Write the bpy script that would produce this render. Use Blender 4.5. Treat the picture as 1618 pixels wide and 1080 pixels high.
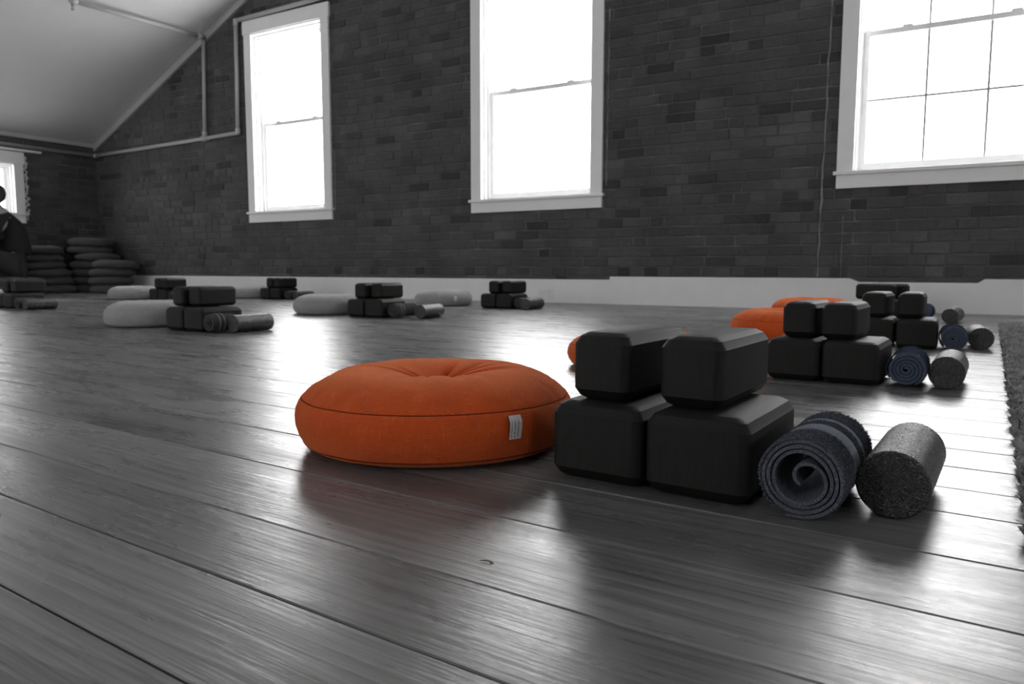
import bpy, bmesh, math, random
import numpy as np
from mathutils import Vector, Matrix, noise

for o in list(bpy.data.objects):
    bpy.data.objects.remove(o)
random.seed(7)
SC = bpy.context.scene
COL = SC.collection
S = 0.27                       # camera height in metres; floor layout below is given in camera heights

# ------------------------------------------------------------------ camera
F_PX, PITCH, ROLL, YAW = 1172.0, 0.0985, 0.0012, -0.5275
cy, sy = math.cos(YAW), math.sin(YAW)
fw0 = Vector((sy, cy, 0)); r0 = Vector((cy, -sy, 0)); u0 = Vector((0, 0, 1))
FW = math.cos(PITCH) * fw0 - math.sin(PITCH) * u0
UP = math.cos(PITCH) * u0 + math.sin(PITCH) * fw0
RT = math.cos(ROLL) * r0 + math.sin(ROLL) * UP
UP2 = -math.sin(ROLL) * r0 + math.cos(ROLL) * UP
cam = bpy.data.cameras.new('camera')
co = bpy.data.objects.new('camera', cam); COL.objects.link(co)
co.matrix_world = Matrix(((RT.x, UP2.x, -FW.x, 0), (RT.y, UP2.y, -FW.y, 0), (RT.z, UP2.z, -FW.z, S), (0, 0, 0, 1)))
cam.sensor_width = 36.0; cam.sensor_fit = 'HORIZONTAL'
cam.lens = F_PX * 36.0 / 1618.0
cam.clip_start = 0.02
cam.dof.use_dof = True; cam.dof.focus_distance = 0.95; cam.dof.aperture_fstop = 11.0
SC.camera = co
def project(p):
    d = Vector(p) - Vector((0, 0, S)); z = d.dot(FW)
    if z < 0.05: return None
    return 809 + F_PX * d.dot(RT) / z, 540 - F_PX * d.dot(UP2) / z, z

# ------------------------------------------------------------------ world: overcast white sky
wd = bpy.data.worlds.new('sky'); SC.world = wd; wd.use_nodes = True
bg = wd.node_tree.nodes['Background']
bg.inputs[0].default_value = (1, 1, 1, 1); bg.inputs[1].default_value = 9.0
SC.view_settings.view_transform = 'Standard'; SC.view_settings.look = 'None'
SC.view_settings.gamma = 1.0; SC.view_settings.use_curve_mapping = False
SC.view_settings.exposure = 0.65

# ------------------------------------------------------------------ room dimensions (m)
XL, XR, YB, YF = -8.883, 3.10, 5.32, -3.4
KNEE, SLOPE = 1.73, 0.464
XM = (XL + XR) / 2
def ceil_z(x): return KNEE + SLOPE * (x - XL if x < XM else XR - x)
TH = -0.0625                   # floor boards are laid a little out of square with the gable wall

# windows: along-wall extent of the casing, apron bottom, head top
WIN_BACK = [(-6.215, -5.07, 0.735, 2.725), (-3.49, -2.30, 0.735, 2.725), (-0.65, 0.65, 0.79, 2.78)]
WIN_LEFT = [(3.40, 4.49, 0.765, 1.535), (0.55, 1.64, 0.765, 1.535)]
FILL_WIN_FRONT = [(-6.215, -5.07, 0.735, 2.725), (-3.49, -2.30, 0.735, 2.725)]  # unseen windows behind the camera, added for fill light
FILL_WIN_RIGHT = [(3.0, 4.09, 0.765, 1.535), (0.55, 1.64, 0.765, 1.535), (-1.9, -0.81, 0.765, 1.535)]  # unseen windows added in the right wall to raise the fill
WIN_LEFT.append((-1.9, -0.81, 0.765, 1.535))
CW = 0.10                      # casing width
def opening(w):                # brick opening behind the casing
    return (w[0] + CW - 0.012, w[1] - CW + 0.012, w[2] + 0.10, w[3] - 0.125)
def portal(name, loc, rz, sx, sz):
    l = bpy.data.lights.new(name, 'AREA'); l.shape = 'RECTANGLE'; l.size = sx; l.size_y = sz
    l.cycles.is_portal = True
    o = bpy.data.objects.new(name, l); COL.objects.link(o)
    o.location = loc; o.rotation_euler = (math.pi / 2, 0, rz)
for w in WIN_BACK:
    a = opening(w); portal('daylight_portal', ((a[0] + a[1]) / 2, YB + 0.28, (a[2] + a[3]) / 2), math.pi, a[1] - a[0], a[3] - a[2])
for w in FILL_WIN_FRONT:
    a = opening(w); portal('daylight_portal', ((a[0] + a[1]) / 2, YF - 0.28, (a[2] + a[3]) / 2), 0, a[1] - a[0], a[3] - a[2])
for w in WIN_LEFT:
    a = opening(w); portal('daylight_portal', (XL - 0.28, (a[0] + a[1]) / 2, (a[2] + a[3]) / 2), -math.pi / 2, a[1] - a[0], a[3] - a[2])
for w in FILL_WIN_RIGHT:
    a = opening(w); portal('daylight_portal', (XR + 0.28, (a[0] + a[1]) / 2, (a[2] + a[3]) / 2), math.pi / 2, a[1] - a[0], a[3] - a[2])

# ------------------------------------------------------------------ material helpers
def mat(name):
    m = bpy.data.materials.new(name); m.use_nodes = True
    nt = m.node_tree; b = nt.nodes['Principled BSDF']
    return m, nt, b
def N(nt, t, **k):
    n = nt.nodes.new(t)
    for a, v in k.items(): setattr(n, a, v)
    return n
def L(nt, a, b): nt.links.new(a, b)
def g(v): return (v, v, v, 1)
def ramp(nt, fac, stops):
    r = N(nt, 'ShaderNodeValToRGB'); e = r.color_ramp.elements
    while len(e) < len(stops): e.new(0.5)
    for i, (p, c) in enumerate(stops):
        e[i].position = p; e[i].color = c if isinstance(c, tuple) else g(c)
    L(nt, fac, r.inputs[0]); return r.outputs[0]
def noise_tex(nt, vec, scale, detail=4, rough=0.55, dist=0.0):
    n = N(nt, 'ShaderNodeTexNoise'); n.inputs['Scale'].default_value = scale; n.inputs['Detail'].default_value = detail
    n.inputs['Roughness'].default_value = rough; n.inputs['Distortion'].default_value = dist
    if vec is not None: L(nt, vec, n.inputs['Vector'])
    return n.outputs['Fac']
def mapping(nt, vec, scale=(1, 1, 1), loc=None):
    m = N(nt, 'ShaderNodeMapping'); m.inputs['Scale'].default_value = scale
    L(nt, vec, m.inputs['Vector'])
    if loc is not None: L(nt, loc, m.inputs['Location'])
    return m.outputs[0]
def math_n(nt, op, a, b=None, clamp=False):
    n = N(nt, 'ShaderNodeMath', operation=op); n.use_clamp = clamp
    for i, v in enumerate((a, b)):
        if v is None: continue
        if isinstance(v, (int, float)): n.inputs[i].default_value = v
        else: L(nt, v, n.inputs[i])
    return n.outputs[0]
def mixc(nt, fac, a, b, mode='MIX'):
    n = N(nt, 'ShaderNodeMix', data_type='RGBA', blend_type=mode)
    for i, v in ((0, fac), (6, a), (7, b)):
        if isinstance(v, (int, float)): n.inputs[i].default_value = v
        elif isinstance(v, tuple): n.inputs[i].default_value = v
        else: L(nt, v, n.inputs[i])
    return n.outputs[2]
def bump(nt, b, h, strength, dist):
    n = N(nt, 'ShaderNodeBump'); n.inputs['Strength'].default_value = strength; n.inputs['Distance'].default_value = dist
    L(nt, h, n.inputs['Height']); L(nt, n.outputs[0], b.inputs['Normal'])

def m_paint(name, v, rough=0.5, mottle=0.05):
    m, nt, b = mat(name)
    tc = N(nt, 'ShaderNodeTexCoord')
    f = noise_tex(nt, tc.outputs['Object'], 7.0, 5)
    L(nt, ramp(nt, f, [(0.3, v * (1 - mottle)), (0.7, v)]), b.inputs['Base Color'])
    b.inputs['Roughness'].default_value = rough
    bump(nt, b, noise_tex(nt, tc.outputs['Object'], 60.0, 3), 0.08, 0.002)
    return m
M = {}
M['trim'] = m_paint('white_trim_paint', 0.78, 0.4)
M['ceiling'] = m_paint('ceiling_paint', 0.57, 0.85, 0.03)
M['plaster'] = m_paint('plain_plaster', 0.6, 0.85)
M['pipe'] = m_paint('grey_pipe_paint', 0.42, 0.45)
M['plate'] = m_paint('outlet_plastic', 0.72, 0.35)
M['slot'] = m_paint('outlet_slot', 0.05, 0.6)
M['subfloor'] = m_paint('dark_subfloor', 0.012, 0.95)
M['limewash'] = m_paint('white_plaster_edge', 0.7, 0.95, 0.3)
M['crack'] = m_paint('pale_old_plaster', 0.30, 0.95, 0.5)
M['brass'] = m_paint('sprinkler_metal', 0.35, 0.3); M['brass'].node_tree.nodes['Principled BSDF'].inputs['Metallic'].default_value = 0.9

def m_muntin(name, v, trans):
    m, nt, b = mat(name)
    t = N(nt, 'ShaderNodeBsdfTranslucent'); t.inputs[0].default_value = g(v)
    b.inputs['Base Color'].default_value = g(v); b.inputs['Roughness'].default_value = 0.5
    mx = N(nt, 'ShaderNodeMixShader'); mx.inputs[0].default_value = trans
    L(nt, b.outputs[0], mx.inputs[1]); L(nt, t.outputs[0], mx.inputs[2])
    L(nt, mx.outputs[0], nt.nodes['Material Output'].inputs[0])
    return m
M['glare_muntin'] = m_muntin('glare_washed_muntin', 0.9, 0.6)  # glare washing out the muntins, put into a translucent white material
M['muntin'] = m_paint('window_muntin_paint', 0.35, 0.5)

def m_glass():
    m, nt, b = mat('window_glass')
    t = N(nt, 'ShaderNodeBsdfTransparent'); t.inputs[0].default_value = (0.97, 0.97, 0.97, 1)
    gl = N(nt, 'ShaderNodeBsdfGlossy'); gl.inputs['Roughness'].default_value = 0.02
    fr = N(nt, 'ShaderNodeFresnel'); fr.inputs[0].default_value = 1.25
    mx = N(nt, 'ShaderNodeMixShader'); L(nt, fr.outputs[0], mx.inputs[0])
    L(nt, t.outputs[0], mx.inputs[1]); L(nt, gl.outputs[0], mx.inputs[2])
    L(nt, mx.outputs[0], nt.nodes['Material Output'].inputs[0])
    return m
M['glass'] = m_glass()

def m_brick():
    m, nt, b = mat('old_dark_brick')
    tc = N(nt, 'ShaderNodeTexCoord'); ge = N(nt, 'ShaderNodeNewGeometry'); oi = N(nt, 'ShaderNodeObjectInfo')
    rnd = math_n(nt, 'FRACT', math_n(nt, 'ADD', ge.outputs['Random Per Island'], oi.outputs['Random']))
    pos = ge.outputs['Position']
    base = ramp(nt, rnd, [(0.0, 0.042), (0.07, 0.062), (0.2, 0.080), (0.85, 0.096), (1.0, 0.115)])
    st = noise_tex(nt, pos, 2.2, 6, 0.65)
    c = mixc(nt, 0.65, base, ramp(nt, st, [(0.28, 0.35), (0.72, 1.15)]), 'MULTIPLY')
    sp = noise_tex(nt, pos, 26.0, 4, 0.7)
    c = mixc(nt, ramp(nt, sp, [(0.60, 0.0), (0.76, 0.6)]), c, g(0.11))
    L(nt, c, b.inputs['Base Color']); b.inputs['Roughness'].default_value = 0.75
    b.inputs['Specular IOR Level'].default_value = 0.3
    bump(nt, b, noise_tex(nt, pos, 38.0, 6, 0.7), 0.8, 0.010)
    return m
def m_mortar():
    m, nt, b = mat('old_mortar')
    ge = N(nt, 'ShaderNodeNewGeometry'); pos = ge.outputs['Position']
    c = ramp(nt, noise_tex(nt, pos, 3.0, 6, 0.7), [(0.3, 0.06), (0.55, 0.10), (0.75, 0.22)])
    L(nt, c, b.inputs['Base Color']); b.inputs['Roughness'].default_value = 0.95
    bump(nt, b, noise_tex(nt, pos, 80.0, 5), 0.6, 0.006)
    return m
M['brick'] = m_brick(); M['mortar'] = m_mortar()

def m_wood():
    m, nt, b = mat('worn_grey_floorboard')
    tc = N(nt, 'ShaderNodeTexCoord'); oi = N(nt, 'ShaderNodeObjectInfo')
    cb = N(nt, 'ShaderNodeCombineXYZ')
    L(nt, math_n(nt, 'MULTIPLY', oi.outputs['Random'], 57.0), cb.inputs[0])
    L(nt, math_n(nt, 'MULTIPLY', oi.outputs['Random'], 23.0), cb.inputs[1])
    ad = N(nt, 'ShaderNodeVectorMath', operation='ADD'); L(nt, tc.outputs['Object'], ad.inputs[0]); L(nt, cb.outputs[0], ad.inputs[1])
    v = ad.outputs[0]
    # growth rings: bands across the board, bent round knots
    kn = N(nt, 'ShaderNodeTexVoronoi'); kn.inputs['Scale'].default_value = 1.0
    L(nt, mapping(nt, v, (1.1, 4.6, 1)), kn.inputs['Vector'])
    kd = kn.outputs['Distance']
    bend = math_n(nt, 'MULTIPLY', math_n(nt, 'POWER', 2.718, math_n(nt, 'MULTIPLY', kd, -7.0)), 3.2)
    warp = noise_tex(nt, mapping(nt, v, (0.9, 5.0, 1)), 1.0, 1.5, 0.4)
    sep = N(nt, 'ShaderNodeSeparateXYZ'); L(nt, v, sep.inputs[0])
    ph = math_n(nt, 'ADD', math_n(nt, 'ADD', math_n(nt, 'MULTIPLY', sep.outputs[1], 62.0), math_n(nt, 'MULTIPLY', warp, 9.0)), bend)
    ring = math_n(nt, 'FRACT', ph)
    ringc = ramp(nt, ring, [(0.0, 1.0), (0.55, 0.86), (0.92, 0.60), (1.0, 1.0)])
    fine = noise_tex(nt, mapping(nt, v, (3.0, 190.0, 1)), 1.0, 5, 0.7)
    broad = noise_tex(nt, mapping(nt, v, (0.8, 4.0, 1)), 1.6, 5, 0.6)
    base = ramp(nt, broad, [(0.25, 0.12), (0.5, 0.18), (0.78, 0.26)])
    tone = math_n(nt, 'ADD', math_n(nt, 'MULTIPLY', oi.outputs['Random'], 0.55), 0.72)
    c = mixc(nt, 1.0, base, tone, 'MULTIPLY')
    c = mixc(nt, 0.8, c, ringc, 'MULTIPLY')
    c = mixc(nt, 0.75, c, ramp(nt, fine, [(0.32, 0.35), (0.6, 1.0)]), 'MULTIPLY')
    # knots and nail holes
    c = mixc(nt, ramp(nt, kd, [(0.02, 1.0), (0.05, 0.5), (0.24, 0.0)]), c, g(0.018))
    hv = N(nt, 'ShaderNodeTexVoronoi'); hv.inputs['Scale'].default_value = 1.0
    L(nt, mapping(nt, v, (4.2, 7.3, 1), None), hv.inputs['Vector'])
    hole = ramp(nt, hv.outputs['Distance'], [(0.022, 1.0), (0.034, 0.0)])
    c = mixc(nt, hole, c, g(0.006))
    scr = noise_tex(nt, mapping(nt, v, (1.1, 110.0, 1)), 2.2, 2, 0.4)
    crack = ramp(nt, scr, [(0.185, 1.0), (0.205, 0.0)])
    c = mixc(nt, crack, c, g(0.012))
    L(nt, c, b.inputs['Base Color'])
    rg = noise_tex(nt, mapping(nt, v, (2.0, 12.0, 1)), 2.0, 4, 0.55)
    L(nt, ramp(nt, rg, [(0.3, 0.22), (0.7, 0.36)]), b.inputs['Roughness'])
    b.inputs['Specular IOR Level'].default_value = 0.55
    h = math_n(nt, 'ADD', math_n(nt, 'MULTIPLY', ringc, 0.25), math_n(nt, 'MULTIPLY', fine, 0.9))
    h = math_n(nt, 'SUBTRACT', h, math_n(nt, 'MULTIPLY', math_n(nt, 'ADD', hole, crack, True), 2.0))
    h = math_n(nt, 'ADD', h, math_n(nt, 'MULTIPLY', noise_tex(nt, mapping(nt, v, (14, 30, 1)), 1.0, 3), 1.2))
    bump(nt, b, h, 0.28, 0.002)
    return m
M['wood'] = m_wood()

def m_fabric(name, c0, c1, slub):
    m, nt, b = mat(name)
    uv = N(nt, 'ShaderNodeUVMap'); u = uv.outputs[0]
    wx = N(nt, 'ShaderNodeTexWave', wave_type='BANDS', bands_direction='X'); wx.inputs['Scale'].default_value = 170; wx.inputs['Distortion'].default_value = 1.2
    wy = N(nt, 'ShaderNodeTexWave', wave_type='BANDS', bands_direction='Y'); wy.inputs['Scale'].default_value = 170; wy.inputs['Distortion'].default_value = 1.2
    L(nt, u, wx.inputs[0]); L(nt, u, wy.inputs[0])
    weave = math_n(nt, 'MULTIPLY', wx.outputs['Fac'], wy.outputs['Fac'])
    s1 = noise_tex(nt, mapping(nt, u, (900, 42, 1)), 1.0, 2, 0.5)
    s2 = noise_tex(nt, mapping(nt, u, (42, 900, 1)), 1.0, 2, 0.5)
    sl = math_n(nt, 'MAXIMUM', s1, s2)
    c = mixc(nt, weave, c0, c1)
    c = mixc(nt, ramp(nt, sl, [(0.60, 0.0), (0.82, 0.55)]), c, slub)
    c = mixc(nt, 0.35, c, ramp(nt, noise_tex(nt, u, 22.0, 4), [(0.3, 0.55), (0.7, 1.0)]), 'MULTIPLY')
    L(nt, c, b.inputs['Base Color']); b.inputs['Roughness'].default_value = 0.9
    b.inputs['Specular IOR Level'].default_value = 0.15
    b.inputs['Sheen Weight'].default_value = 0.8; b.inputs['Sheen Roughness'].default_value = 0.4
    b.inputs['Sheen Tint'].default_value = slub
    bump(nt, b, math_n(nt, 'ADD', weave, math_n(nt, 'MULTIPLY', sl, 2.0)), 0.5, 0.0016)
    return m
M['orange'] = m_fabric('orange_linen', (0.56, 0.075, 0.015, 1), (0.82, 0.135, 0.026, 1), (0.92, 0.34, 0.14, 1))
M['greycloth'] = m_fabric('light_grey_linen', g(0.28), g(0.37), g(0.5))
M['darkcloth'] = m_fabric('dark_grey_linen', g(0.075), g(0.105), g(0.15))
M['orange_seam'] = m_fabric('orange_seam_thread', (0.18, 0.022, 0.006, 1), (0.24, 0.03, 0.008, 1), (0.3, 0.05, 0.02, 1))
M['grey_seam'] = m_fabric('grey_seam_thread', g(0.2), g(0.26), g(0.3))
M['dark_seam'] = m_fabric('dark_grey_seam_thread', g(0.04), g(0.05), g(0.06))

def m_foam():
    m, nt, b = mat('black_foam')
    tc = N(nt, 'ShaderNodeTexCoord'); v = tc.outputs['Object']
    st = noise_tex(nt, mapping(nt, v, (420, 420, 12)), 1.0, 3, 0.6)
    sp = noise_tex(nt, v, 900.0, 2, 0.6)
    c = ramp(nt, st, [(0.3, (0.003, 0.003, 0.0027, 1)), (0.7, (0.010, 0.010, 0.009, 1))])
    c = mixc(nt, ramp(nt, sp, [(0.6, 0.0), (0.85, 0.5)]), c, (0.05, 0.05, 0.045, 1))
    L(nt, c, b.inputs['Base Color']); b.inputs['Roughness'].default_value = 0.62
    b.inputs['Specular IOR Level'].default_value = 0.28
    bump(nt, b, math_n(nt, 'ADD', st, sp), 0.35, 0.001)
    return m
M['foam'] = m_foam()
def m_roller():
    m, nt, b = mat('speckled_black_bead_foam')
    tc = N(nt, 'ShaderNodeTexCoord'); v = tc.outputs['Object']
    vo = N(nt, 'ShaderNodeTexVoronoi'); vo.inputs['Scale'].default_value = 620; L(nt, v, vo.inputs['Vector'])
    sp = N(nt, 'ShaderNodeSeparateColor'); L(nt, vo.outputs['Color'], sp.inputs[0])
    c = ramp(nt, sp.outputs[0], [(0.0, (0.003, 0.003, 0.003, 1)), (0.6, (0.006, 0.006, 0.0055, 1)), (0.93, (0.02, 0.0205, 0.019, 1)), (1.0, (0.11, 0.11, 0.10, 1))])
    L(nt, c, b.inputs['Base Color'])
    L(nt, ramp(nt, sp.outputs[1], [(0.0, 0.14), (1.0, 0.5)]), b.inputs['Roughness'])
    b.inputs['Specular IOR Level'].default_value = 0.75
    bump(nt, b, vo.outputs['Distance'], 0.9, 0.0012)
    return m
M['roller'] = m_roller()
def m_terry(name, c0, c1):
    m, nt, b = mat(name)
    tc = N(nt, 'ShaderNodeTexCoord'); v = tc.outputs['Object']
    n1 = noise_tex(nt, v, 520.0, 3, 0.7)
    L(nt, ramp(nt, n1, [(0.3, c0), (0.7, c1)]), b.inputs['Base Color']); b.inputs['Roughness'].default_value = 0.95
    b.inputs['Specular IOR Level'].default_value = 0.12
    b.inputs['Sheen Weight'].default_value = 0.35; b.inputs['Sheen Tint'].default_value = c1
    bump(nt, b, n1, 0.9, 0.003)
    return m
M['terry'] = m_terry('slate_blue_terry', (0.032, 0.035, 0.044, 1), (0.18, 0.195, 0.235, 1))
M['terry_band'] = m_terry('slate_blue_woven_band', (0.12, 0.135, 0.165, 1), (0.19, 0.21, 0.25, 1))
M['terry_blue'] = m_terry('blue_terry', (0.034, 0.043, 0.066, 1), (0.105, 0.13, 0.19, 1))
M['terry_grey'] = m_terry('grey_terry', g(0.025), g(0.08))
M['terry_grey_band'] = m_terry('grey_woven_band', g(0.12), g(0.2))
def m_shag():
    m = m_terry('grey_shag', g(0.32), g(0.70)); nt = m.node_tree; b = nt.nodes['Principled BSDF']
    src = b.inputs['Base Color'].links[0].from_socket; tc = N(nt, 'ShaderNodeTexCoord')
    L(nt, mixc(nt, 1.0, src, ramp(nt, noise_tex(nt, tc.outputs['Object'], 34.0, 4, 0.6), [(0.32, 0.35), (0.66, 1.0)]), 'MULTIPLY'), b.inputs['Base Color']); return m
M['rug'] = m_shag()
def m_tag():
    m, nt, b = mat('printed_white_care_tag')
    uv = N(nt, 'ShaderNodeUVMap')
    sep = N(nt, 'ShaderNodeSeparateXYZ'); L(nt, uv.outputs[0], sep.inputs[0])
    # narrow columns of tiny unreadable print
    col = math_n(nt, 'PINGPONG', math_n(nt, 'MULTIPLY', sep.outputs[0], 3.6), 0.5)
    lines = ramp(nt, col, [(0.30, 0.0), (0.36, 1.0)])
    wn = noise_tex(nt, mapping(nt, uv.outputs[0], (4, 42, 1)), 1.0, 2)
    ink = math_n(nt, 'MULTIPLY', lines, ramp(nt, wn, [(0.42, 0.0), (0.5, 1.0)]))
    mg = math_n(nt, 'LESS_THAN', math_n(nt, 'ABSOLUTE', math_n(nt, 'SUBTRACT', sep.outputs[1], 0.46)), 0.38)
    mg2 = math_n(nt, 'LESS_THAN', math_n(nt, 'ABSOLUTE', math_n(nt, 'SUBTRACT', sep.outputs[0], 0.5)), 0.36)
    ink = math_n(nt, 'MULTIPLY', ink, math_n(nt, 'MULTIPLY', mg, mg2))
    L(nt, mixc(nt, ink, (0.72, 0.70, 0.70, 1), (0.12, 0.11, 0.11, 1)), b.inputs['Base Color'])
    b.inputs['Roughness'].default_value = 0.6
    return m
M['tag'] = m_tag()
M['skin'] = m_paint('skin', 0.30, 0.55); M['blackcloth'] = m_paint('black_clothing', 0.012, 0.9, 0.3)
M['greytrouser'] = m_paint('dark_trousers', 0.025, 0.9, 0.4); M['hair'] = m_paint('dark_hair', 0.03, 0.6, 0.4)
M['stripe'] = m_paint('pale_cord', 0.5, 0.7)
M['eye'] = m_paint('eye_dark', 0.02, 0.2)

# ------------------------------------------------------------------ object helpers
def link(name, me, m=None, parent=None):
    o = bpy.data.objects.new(name, me); COL.objects.link(o)
    if m is not None and not me.materials: me.materials.append(M[m])
    if parent is not None: o.parent = parent
    return o
def mesh_py(name, v, f, smooth=False):
    me = bpy.data.meshes.new(name); me.from_pydata([tuple(p) for p in v], [], f); me.update()
    if smooth: me.polygons.foreach_set('use_smooth', [True] * len(me.polygons))
    return me
def mesh_bm(name, bm, smooth=False):
    bmesh.ops.recalc_face_normals(bm, faces=bm.faces)
    me = bpy.data.meshes.new(name); bm.to_mesh(me); bm.free()
    if smooth: me.polygons.foreach_set('use_smooth', [True] * len(me.polygons))
    return me
def box(bm, x0, x1, y0, y1, z0, z1):
    v = [bm.verts.new(p) for p in ((x0, y0, z0), (x1, y0, z0), (x1, y1, z0), (x0, y1, z0), (x0, y0, z1), (x1, y0, z1), (x1, y1, z1), (x0, y1, z1))]
    for f in ((3, 2, 1, 0), (4, 5, 6, 7), (0, 1, 5, 4), (1, 2, 6, 5), (2, 3, 7, 6), (3, 0, 4, 7)): bm.faces.new([v[i] for i in f])
    return v
def box_obj(name, b, m, parent=None, bev=0.0):
    bm = bmesh.new(); box(bm, *b)
    if bev: bmesh.ops.bevel(bm, geom=list(bm.edges), offset=bev, segments=2, affect='EDGES', profile=0.5)
    return link(name, mesh_bm(name, bm), m, parent)
def empty(name, loc=(0, 0, 0), rz=0.0, parent=None):
    o = bpy.data.objects.new(name, None); COL.objects.link(o); o.location = loc; o.rotation_euler = (0, 0, rz)
    o.empty_display_size = 0.1
    if parent is not None: o.parent = parent
    return o
def tag(o, label, cat, group=None):
    o['label'] = label; o['category'] = cat
    if group: o['group'] = group
    return o
def struct(o, label=None, cat=None):
    o['kind'] = 'structure'
    if label: o['label'] = label
    if cat: o['category'] = cat
    return o
def tube(name, pts, r, m, parent=None, seg=12):
    """round bar through the given points, with mitred joints"""
    pts = [Vector(p) for p in pts]; vs = []; fs = []
    for i, p in enumerate(pts):
        d0 = (p - pts[i - 1]).normalized() if i else (pts[1] - p).normalized()
        d1 = (pts[i + 1] - p).normalized() if i < len(pts) - 1 else d0
        d = (d0 + d1).normalized(); k = 1 / max(0.3, d.dot(d0))
        ref = Vector((0, 0, 1)) if abs(d0.z) < 0.9 else Vector((1, 0, 0))
        a = d0.cross(ref).normalized(); b = d0.cross(a)
        for j in range(seg):
            t = 2 * math.pi * j / seg
            q = (a * math.cos(t) + b * math.sin(t)) * r
            q = q - d0 * (q.dot(d) / d.dot(d0))
            vs.append(p + q)
    for i in range(len(pts) - 1):
        for j in range(seg):
            fs.append((i * seg + j, i * seg + (j + 1) % seg, (i + 1) * seg + (j + 1) % seg, (i + 1) * seg + j))
    fs.append(tuple(range(seg))[::-1]); n = len(pts) - 1
    fs.append(tuple(n * seg + j for j in range(seg)))
    me = mesh_py(name, vs, fs, True)
    for p in me.polygons[-2:]: p.use_smooth = False
    return link(name, me, m, parent)

# ------------------------------------------------------------------ floor
def clip_poly(poly, half):     # keep a*x+b*y<=c
    a, b, c = half; out = []
    for i in range(len(poly)):
        p, q = poly[i], poly[(i + 1) % len(poly)]
        dp, dq = a * p[0] + b * p[1] - c, a * q[0] + b * q[1] - c
        if dp <= 0: out.append(p)
        if (dp < 0 < dq) or (dq < 0 < dp):
            t = dp / (dp - dq); out.append((p[0] + t * (q[0] - p[0]), p[1] + t * (q[1] - p[1])))
    return out
def inset_poly(poly, d):
    n = len(poly); out = []
    for i in range(n):
        p0, p1, p2 = (Vector(poly[j % n]) for j in (i - 1, i, i + 1))
        e0 = (p1 - p0).normalized(); e1 = (p2 - p1).normalized()
        n0 = Vector((-e0.y, e0.x)); n1 = Vector((-e1.y, e1.x))
        m = n0 + n1; m = m / max(0.2, m.dot(n0)) 
        out.append(tuple(p1 + m * d))
    return out
floor = struct(box_obj('floor', (XL - 0.2, XR + 0.2, YF - 0.2, YB + 0.2, -0.08, -0.022), 'subfloor'))
floor['label'] = 'worn grey wooden plank floor'
cT, sT = math.cos(TH), math.sin(TH)
def to_b(x, y): return (cT * x + sT * y, -sT * x + cT * y)
halves = []                     # room rectangle in board coordinates
for (a, b, c) in ((1, 0, XR), (-1, 0, -XL), (0, 1, YB), (0, -1, -YF)):
    nb = to_b(a, b); halves.append((nb[0], nb[1], c))
cuts = [0.266, 0.381, 0.497, 0.650, 0.792, 0.940, 1.050, 1.167, 1.286]
rr = random.Random(3)
while cuts[-1] < 6.2: cuts.append(cuts[-1] + rr.choice((0.112, 0.118, 0.126, 0.14, 0.148)))
while cuts[0] > -4.4: cuts.insert(0, cuts[0] - rr.choice((0.116, 0.122, 0.14, 0.15)))
for i in range(len(cuts) - 1):
    v0, v1 = cuts[i] + rr.uniform(0.0004, 0.0012), cuts[i + 1] - rr.uniform(0.0004, 0.0014)
    joints = [-10.5, rr.uniform(-7.5, -4.2), 5.0]
    for k in range(2):
        poly = [(joints[k] + 0.0006, v0), (joints[k + 1] - 0.0006, v0), (joints[k + 1] - 0.0006, v1), (joints[k] + 0.0006, v1)]
        for h in halves: poly = clip_poly(poly, h) if poly else poly
        if len(poly) < 3: continue
        c = [p for j, p in enumerate(poly) if (Vector(p) - Vector(poly[j - 1])).length > 0.004]
        if len(c) < 3: continue
        dz = rr.uniform(-0.0005, 0.0)
        inn = inset_poly(c, 0.0012); n = len(c)
        vs = [(p[0], p[1], -0.022) for p in c] + [(p[0], p[1], dz - 0.0012) for p in c] + [(p[0], p[1], dz) for p in inn]
        fs = [tuple(range(n))[::-1], tuple(range(2 * n, 3 * n))]
        for j in range(n):
            q = (j + 1) % n
            fs += [(j, q, n + q, n + j), (n + j, n + q, 2 * n + q, 2 * n + j)]
        o = link('plank', mesh_py('plank', vs, fs), 'wood', floor); o.rotation_euler = (0, 0, TH)

# ------------------------------------------------------------------ walls
def gable_strips(wins, yin, yout, zt):
    """wall slab with window openings, following the roof line; local x = world x"""
    xs = sorted(set([XL - 0.25, XR + 0.25, XM] + [v for w in wins for v in opening(w)[:2]]))
    bm = bmesh.new()
    def prism(x0, x1, z0a, z0b, z1a, z1b):
        v = [bm.verts.new(p) for p in ((x0, yin, z0a), (x1, yin, z0b), (x1, yin, z1b), (x0, yin, z1a), (x0, yout, z0a), (x1, yout, z0b), (x1, yout, z1b), (x0, yout, z1a))]
        for f in ((0, 1, 2, 3), (7, 6, 5, 4), (0, 4, 5, 1), (1, 5, 6, 2), (2, 6, 7, 3), (3, 7, 4, 0)): bm.faces.new([v[i] for i in f])
    for a, b in zip(xs[:-1], xs[1:]):
        mid = (a + b) / 2; ta, tb = zt(a), zt(b); hole = None
        for w in wins:
            q = opening(w)
            if q[0] < mid < q[1]: hole = q
        if hole:
            prism(a, b, -0.1, -0.1, hole[2], hole[2]); prism(a, b, hole[3], hole[3], ta, tb)
        else: prism(a, b, -0.1, -0.1, ta, tb)
    return bm
MORT = 0.005                    # mortar face lies this far behind the brick faces
wall_back = struct(link('wall_back', mesh_bm('wall_back', gable_strips(WIN_BACK, YB + MORT, YB + 0.26, lambda x: ceil_z(x) + 0.02)), 'mortar'))
wall_back['label'] = 'dark old brick gable wall with three tall windows'
wall_front = struct(link('wall_front', mesh_bm('wall_front', gable_strips(FILL_WIN_FRONT, YF, YF - 0.26, lambda x: ceil_z(x) + 0.02)), 'plaster'))
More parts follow.
